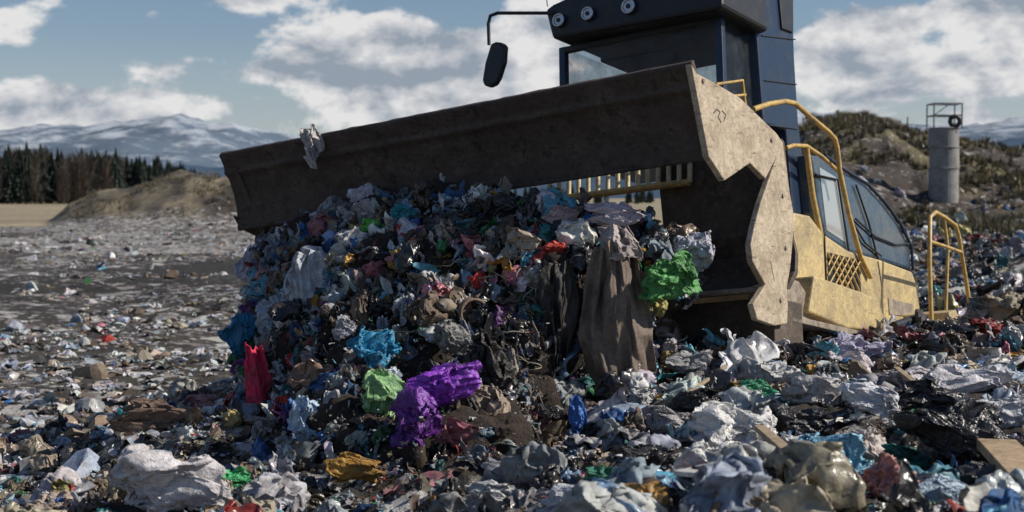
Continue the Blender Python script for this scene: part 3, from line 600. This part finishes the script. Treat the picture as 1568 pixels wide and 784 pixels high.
rail([(1425,370),(1450,378),(1472,386)],-.05,.017); rail([(1445,332),(1452,380),(1450,475)],-.4,.017)
prism('rear_fender',[SD(a,b_,0) for a,b_ in [(1456,478),(1466,474),(1478,500),(1510,515),(1527,530),(1533,556),(1500,560),(1452,548)]],-R*.6,M_yel,.015,comp)
prism('rear_step',[SD(a,b_,-.05) for a,b_ in [(1360,508),(1420,490),(1460,500),(1462,545),(1400,530)]],-R*.5,M_yel,.01,comp)
tube('hydraulic_ram',[SD(1370,500,-.05),SD(1405,488,-.05)],.04,M_blk,comp)
for y_ in (3.1,6.2):
    for x_ in (-.4,-3.1):
        c0=Lc(x_,y_,-2.25); ring=[c0+Bk*.72*math.cos(t)+U*.72*math.sin(t) for t in np.linspace(0,2*math.pi,33)[:-1]]
        prism('steel_wheel',ring,-R*.8,M_edge,.02,comp)
        for t in np.linspace(0,2*math.pi,17)[:-1]:
            for xx in (-.15,-.6):
                q=c0+Bk*.7*math.cos(t)+U*.7*math.sin(t)+R*xx; dr=Bk*math.cos(t)+U*math.sin(t); tg=-Bk*math.sin(t)+U*math.cos(t)
                prism('cleat',[q-tg*.08,q+tg*.08,q+tg*.04+dr*.14,q-tg*.04+dr*.14],-R*.14,M_edge,.0,comp)
# ------------------------------------------------------------------ concrete tower with cage
T=60; tw=grp('concrete_tower',S(1444,300,T)); c0=S(1444,312,T); sc_=T/K
def cyl(name,cx,cy,z0,z1,r0,mat,par,seg=28):
    pts=[Vector((cx+r0*math.cos(t),cy+r0*math.sin(t),z0)) for t in np.linspace(0,2*math.pi,seg+1)[:-1]]
    return prism(name,pts,(0,0,z1-z0),mat,.02,par)
hx=lambda b_: EYE-(b_-300)*sc_
cyl('lower_ring',c0.x,c0.y,hx(330),hx(258),.61,M_conc,tw); cyl('middle_ring',c0.x+.02,c0.y,hx(257.6),hx(226),.60,M_conc,tw); cyl('upper_ring',c0.x-.02,c0.y,hx(225.6),hx(196),.615,M_conc,tw)
for b_ in (258,226,197):
    tube('joint_band',[Vector((c0.x+.625*math.cos(t),c0.y+.625*math.sin(t),hx(b_))) for t in np.linspace(0,6.283,25)[:-1]],.025,M_conc,tw,True)
M_st=painted('galvanised_frame',(.10,.10,.10),(.05,.04,.03),.4,.6,5)
for sx in (-.58,.58):
    for sy in (-.5,.5): tube('cage_post',[Vector((c0.x+sx,c0.y+sy,hx(198))),Vector((c0.x+sx,c0.y+sy,hx(160)))],.03,M_st,tw)
for b_ in (160,178):
    tube('cage_rail',[Vector((c0.x+sx*.58,c0.y+sy*.5,hx(b_))) for sx,sy in ((-1,-1),(1,-1),(1,1),(-1,1))],.028,M_st,tw,True)
tube('cage_brace',[Vector((c0.x-.58,c0.y-.5,hx(178))),Vector((c0.x+.1,c0.y-.5,hx(160)))],.018,M_st,tw)
tube('hose_reel',[Vector((c0.x+.28+.2*math.cos(t),c0.y-.52,hx(187)+.2*math.sin(t))) for t in np.linspace(0,6.283,20)[:-1]],.09,M_blk,tw,True)
for a in (1330,1352,1388):
    p_=S(a,190,84); tube('fence_post',[p_-Vector((0,0,1)),p_+Vector((0,0,.4))],.05,M_wood)
bl=[]
for s in range(4):
    r=np.random.default_rng(s); m=26; an=r.uniform(0,6.28,m); b0=np.stack([np.cos(an)*.3*r.uniform(0,1,m),np.sin(an)*.3*r.uniform(0,1,m),0*an],1); tp=b0*2.6+np.stack([0*an,0*an,r.uniform(.5,1.2,m)],1); w_=np.stack([np.sin(an)*.05,-np.cos(an)*.05,0*an],1)
    bl.append((np.concatenate([b0-w_,b0+w_,tp]),np.stack([np.arange(m),np.arange(m)+m,np.arange(m)+2*m],1)))
n=14000; y=rng.uniform(38,92,n); x=y*rng.uniform(.19,.42,n); z=height(x,y); k=fbm(np.stack([x*.12,y*.12,x*0],1),5)+.5*fbm(np.stack([x*.5,y*.5,x*0],1),3)>-.18; x,y,z=x[k],y[k],z[k]
gc=np.where(rng.uniform(size=(len(x),1))<.55,np.array([[.17,.145,.06]]),np.array([[.07,.06,.035]]))*rng.uniform(.6,1.3,(len(x),1))
batch('grass',bl,np.stack([x,y,z-.03],1),rng.uniform(.12,.38,len(x)),gc,M_tr,.15)
n=3200; y=rng.uniform(102,128,n); x=y*rng.uniform(-.33,-.12,n); z=height(x,y); k=(z>.7)&(fbm(np.stack([x*.3,y*.3,x*0],1),3)>-.1); x,y,z=x[k],y[k],z[k]
batch('grass',bl,np.stack([x,y,z-.03],1),rng.uniform(.12,.34,len(x)),np.array([[.20,.165,.10]])*rng.uniform(.5,1.2,(len(x),1)),M_tr,.15)
# ------------------------------------------------------------------ mountains
rl=np.array([[-6000,150],[-2500,120],[-900,170],[-300,205],[0,196],[60,188],[150,190],[215,184],[262,176],[330,178],[400,194],[450,203],[520,214],[620,222],[760,228],[900,215],[1050,190],[1200,166],[1250,171],[1320,181],[1400,190],[1480,182],[1568,172],[1900,150],[3000,190],[6500,140]])
def mount(name,D,rl,na_,mat,amp):
    b_=np.linspace(-2.6,2.6,na_); dep=np.linspace(-1,1,60); Bb,Dd=np.meshgrid(b_,dep)
    Yv=D*(1+Dd*.28); Xv=Bb*D*(1+Dd*.10); lev=np.interp(784+K*Bb.ravel(),rl[:,0],rl[:,1]).reshape(Bb.shape)
    H=((300-lev)/K*D+EYE)*(np.clip(1-np.abs(Dd),0,1)**.8)
    q=np.stack([Xv.ravel()/D*9,Yv.ravel()/D*9,0*Xv.ravel()],1); nz=fbm(q,6).reshape(Bb.shape); rdg=(1-np.abs(fbm(q*2.2+3,5))*2).reshape(Bb.shape)
    H=H*(1+amp*nz)*(.86+.14*rdg)*1.05
    V=np.stack([Xv.ravel(),Yv.ravel(),H.ravel()-8],1); n=na_
    i=(np.arange(59)[:,None]*n+np.arange(n-1)[None,:]).ravel(); F=np.stack([i,i+1,i+n+1,i+n],1)
    return fastmesh(name,V,F,None,mat,True)
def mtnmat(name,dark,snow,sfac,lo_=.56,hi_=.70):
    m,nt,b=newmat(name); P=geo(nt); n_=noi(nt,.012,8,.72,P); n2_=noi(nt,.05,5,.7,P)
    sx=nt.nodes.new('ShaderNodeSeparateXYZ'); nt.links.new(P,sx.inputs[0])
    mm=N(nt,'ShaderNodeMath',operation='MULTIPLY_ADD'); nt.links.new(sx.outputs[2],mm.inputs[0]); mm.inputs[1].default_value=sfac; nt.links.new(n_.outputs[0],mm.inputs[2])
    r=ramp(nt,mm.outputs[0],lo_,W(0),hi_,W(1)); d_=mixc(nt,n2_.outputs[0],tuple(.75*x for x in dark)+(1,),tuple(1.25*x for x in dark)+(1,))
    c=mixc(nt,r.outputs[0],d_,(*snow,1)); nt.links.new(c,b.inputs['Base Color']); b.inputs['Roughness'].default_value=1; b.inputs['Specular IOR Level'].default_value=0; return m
mount('mountain',3200,rl,900,mtnmat('hazed_snowy_mountain',(.12,.16,.21),(.40,.44,.49),.0013,.62,.76),.10)  # bluish aerial haze is mixed into the rock and snow colours
rl2=np.array([[-6000,240],[-300,262],[0,262],[200,256],[300,244],[400,246],[600,262],[900,250],[1200,196],[1260,196],[1350,214],[1450,212],[1568,200],[2000,195],[6500,240]])
mount('hills',1900,rl2,900,mtnmat('hazed_hills',(.065,.10,.15),(.1,.13,.16),.0001,.9,.95),.08)  # the blue is distance haze put into the base colour
# ------------------------------------------------------------------ forest
VV=[];CC=[];FF=[];off=0
def addt(V,F,c):
    global off
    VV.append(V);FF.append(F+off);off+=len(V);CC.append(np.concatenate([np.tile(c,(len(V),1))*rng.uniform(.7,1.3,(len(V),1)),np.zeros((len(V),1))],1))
for k in range(950):
    D=rng.uniform(430,640); a=rng.uniform(-340,300) if k<820 else rng.uniform(300,1000); x0=(a-784)/K*D
    topb=np.interp(a,[-300,0,40,150,210,285,330,1000],[214,226,224,230,238,252,274,284]); hgt=((300-topb)/K*D+EYE)*min(1.08,rng.normal(.86,.12))*(D/520)**-.2
    if (a>190 or rng.uniform()<.42):
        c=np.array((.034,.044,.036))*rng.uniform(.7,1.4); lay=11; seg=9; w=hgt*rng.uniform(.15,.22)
        for l in range(lay):
            t=l/lay; zt=hgt*(.14+.86*(t+1.25/lay)); zb_=hgt*(.08+.86*t)-.3; rr_=w*(1-t)**.8+.15; an=np.arange(2*seg)*math.pi/seg+rng.uniform(0,6)
            rj=rr_*np.where(np.arange(2*seg)%2==0,1,.45)*rng.uniform(.7,1.2,2*seg); V=np.stack([x0+rj*np.cos(an),D+rj*np.sin(an),zb_+rng.uniform(-.3,.3,2*seg)],1)
            V=np.vstack([V,[x0,D,min(zt,hgt)]]); F=np.array([(j,(j+1)%(2*seg),2*seg) for j in range(2*seg)]); addt(V,F,c)
        V=np.array([(x0+.25,D,0),(x0-.25,D,0),(x0,D-.25,0),(x0,D,hgt)]);addt(V,np.array([(0,1,3),(1,2,3),(2,0,3)]),np.array((.06,.045,.035)))
    else:
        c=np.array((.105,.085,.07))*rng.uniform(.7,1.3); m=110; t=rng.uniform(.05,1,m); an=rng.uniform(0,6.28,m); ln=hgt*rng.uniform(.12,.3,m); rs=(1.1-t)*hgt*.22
        b0=np.stack([x0+rs*np.cos(an)*.3,D+rs*np.sin(an)*.3,t*hgt*.78],1); e0=b0+np.stack([np.cos(an)*ln*.6,np.sin(an)*ln*.6,ln*.9],1); wv=np.stack([np.full(m,.16),np.zeros(m),np.zeros(m)],1)
        V=np.concatenate([b0-wv,b0+wv,e0]); F=np.stack([np.arange(m),np.arange(m)+m,np.arange(m)+2*m],1); addt(V,F,c)
        V=np.array([(x0+.2,D,0),(x0-.2,D,0),(x0,D-.2,0),(x0,D,hgt*.95)]);addt(V,np.array([(0,1,3),(1,2,3),(2,0,3)]),np.array((.1,.08,.065)))
M_f,nt,b=newmat('forest_trees'); a=nt.nodes.new('ShaderNodeAttribute'); a.attribute_name='Col'; nt.links.new(a.outputs['Color'],b.inputs['Base Color']); b.inputs['Roughness'].default_value=1; b.inputs['Specular IOR Level'].default_value=.1  # tree colours are lifted and blued to stand in for distance haze
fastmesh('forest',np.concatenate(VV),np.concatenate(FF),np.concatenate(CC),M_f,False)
# ------------------------------------------------------------------ light + sky
s=Vector((.76,-.04,.58)).normalized()
sun=bpy.data.lights.new('sun','SUN'); sun.energy=5.0; sun.angle=math.radians(.5); sun.color=(1,.93,.83)
so=link(bpy.data.objects.new('sun',sun)); so.rotation_euler=s.to_track_quat('Z','Y').to_euler(); so.location=(20,-5,30)
w=bpy.data.worlds.new('World'); scene.world=w; w.use_nodes=True; nt=w.node_tree; bg=nt.nodes['Background']; bg.inputs[1].default_value=.07
w.cycles.sampling_method='MANUAL'; w.cycles.sample_map_resolution=512
sky=nt.nodes.new('ShaderNodeTexSky'); sky.sky_type='NISHITA'; sky.sun_disc=False; sky.sun_elevation=math.asin(s.z); sky.sun_rotation=math.atan2(s.x,s.y); sky.air_density=1.0; sky.dust_density=.4; sky.ozone_density=3.0
tc=nt.nodes.new('ShaderNodeTexCoord'); D_=tc.outputs['Generated']
def mapn(loc,scl):
    m=nt.nodes.new('ShaderNodeMapping'); m.inputs['Location'].default_value=loc; m.inputs['Scale'].default_value=scl; nt.links.new(D_,m.inputs[0]); return m.outputs[0]
def math_(op,a,b_=None,c_=None,cl=False):
    m=nt.nodes.new('ShaderNodeMath'); m.operation=op; m.use_clamp=cl
    for k,v in enumerate((a,b_,c_)):
        if v is None: continue
        if isinstance(v,bpy.types.NodeSocket): nt.links.new(v,m.inputs[k])
        else: m.inputs[k].default_value=v
    return m.outputs[0]
def cloudnoise(dx,dz):
    n_=nt.nodes.new('ShaderNodeTexNoise'); n_.inputs['Scale'].default_value=13; n_.inputs['Detail'].default_value=7; n_.inputs['Roughness'].default_value=.58; n_.inputs['Distortion'].default_value=.15
    nt.links.new(mapn((3.1+dx,0,5.2+dz),(1,1,1.8)),n_.inputs['Vector']); return n_.outputs[0]
blobs=[(620,90,190,62,.36),(500,80,110,62,.18),(700,150,220,45,.20),(30,62,95,34,.26),(375,5,85,22,.26),(130,165,260,34,.20),(330,110,150,26,.20),(820,70,100,60,.18),(1290,90,110,80,.24),(1440,120,200,40,.24),(1490,30,130,45,.22)]
def blobsum():
    v_=None
    for a_,b_,ra,rb,wt in blobs:
        cxn=(a_-784)/K; czn=(300-b_)/K
        m=mapn((-cxn*K/ra,0,-czn*K/rb),(K/ra,0,K/rb)); ln=nt.nodes.new('ShaderNodeVectorMath'); ln.operation='LENGTH'; nt.links.new(m,ln.inputs[0])
        mr=nt.nodes.new('ShaderNodeMapRange'); mr.interpolation_type='SMOOTHSTEP'; nt.links.new(ln.outputs['Value'],mr.inputs[0]); mr.inputs['From Min'].default_value=1.4; mr.inputs['From Max'].default_value=.3; mr.inputs['To Max'].default_value=wt
        v_=mr.outputs[0] if v_ is None else math_('ADD',v_,mr.outputs[0])
    return v_
sxyz=nt.nodes.new('ShaderNodeSeparateXYZ'); nt.links.new(D_,sxyz.inputs[0])
fr=nt.nodes.new('ShaderNodeMapRange'); nt.links.new(sxyz.outputs[1],fr.inputs[0]); fr.inputs['From Min'].default_value=0; fr.inputs['From Max'].default_value=.3
bs=math_('MULTIPLY',blobsum(),fr.outputs[0])
lowb=nt.nodes.new('ShaderNodeMapRange'); nt.links.new(sxyz.outputs[2],lowb.inputs[0]); lowb.inputs['From Min'].default_value=.085; lowb.inputs['From Max'].default_value=.035; lowb.inputs['To Max'].default_value=.17
hib=nt.nodes.new('ShaderNodeMapRange'); nt.links.new(sxyz.outputs[2],hib.inputs[0]); hib.inputs['From Min'].default_value=.18; hib.inputs['From Max'].default_value=.5; hib.inputs['To Max'].default_value=-.12
ext=math_('ADD',math_('ADD',bs,lowb.outputs[0]),hib.outputs[0])
n0=cloudnoise(0,0); n1_=cloudnoise(-.010,-.022)
d0=math_('ADD',n0,ext)
mr=nt.nodes.new('ShaderNodeMapRange'); mr.interpolation_type='SMOOTHSTEP'; nt.links.new(d0,mr.inputs[0]); mr.inputs['From Min'].default_value=.58; mr.inputs['From Max'].default_value=.69
thick=nt.nodes.new('ShaderNodeMapRange'); nt.links.new(d0,thick.inputs[0]); thick.inputs['From Min'].default_value=.66; thick.inputs['From Max'].default_value=1.0; thick.inputs['To Min'].default_value=.68; thick.inputs['To Max'].default_value=.22
sh=math_('MULTIPLY_ADD',math_('SUBTRACT',n0,n1_),5.5,thick.outputs[0],cl=True)
cc_=mixc(nt,sh,(4.2,4.9,5.9,1),(11.0,10.9,10.9,1))
skyc=mixc(nt,1,sky.outputs[0],(1.12,1.10,1.14,1),'MULTIPLY')
hz=nt.nodes.new('ShaderNodeMapRange'); nt.links.new(sxyz.outputs[2],hz.inputs[0]); hz.inputs['From Min'].default_value=.11; hz.inputs['From Max'].default_value=.0; hz.inputs['To Max'].default_value=.75
skyc=mixc(nt,hz.outputs[0],skyc,(6.4,7.2,8.2,1))
fin=mixc(nt,mr.outputs[0],skyc,cc_)
nt.links.new(fin,bg.inputs[0])
# ------------------------------------------------------------------ camera
cam=bpy.data.cameras.new('camera'); cam.lens=36*K/1568; cam.clip_end=20000; cam.clip_start=.1
cam.dof.use_dof=True; cam.dof.focus_distance=9.8; cam.dof.aperture_fstop=2.8
co=link(bpy.data.objects.new('camera',cam)); co.location=(0,0,EYE); co.rotation_euler=(math.pi/2-math.atan(92/K),0,0); scene.camera=co
scene.view_settings.view_transform='Standard'; scene.view_settings.look='None'; scene.view_settings.exposure=0
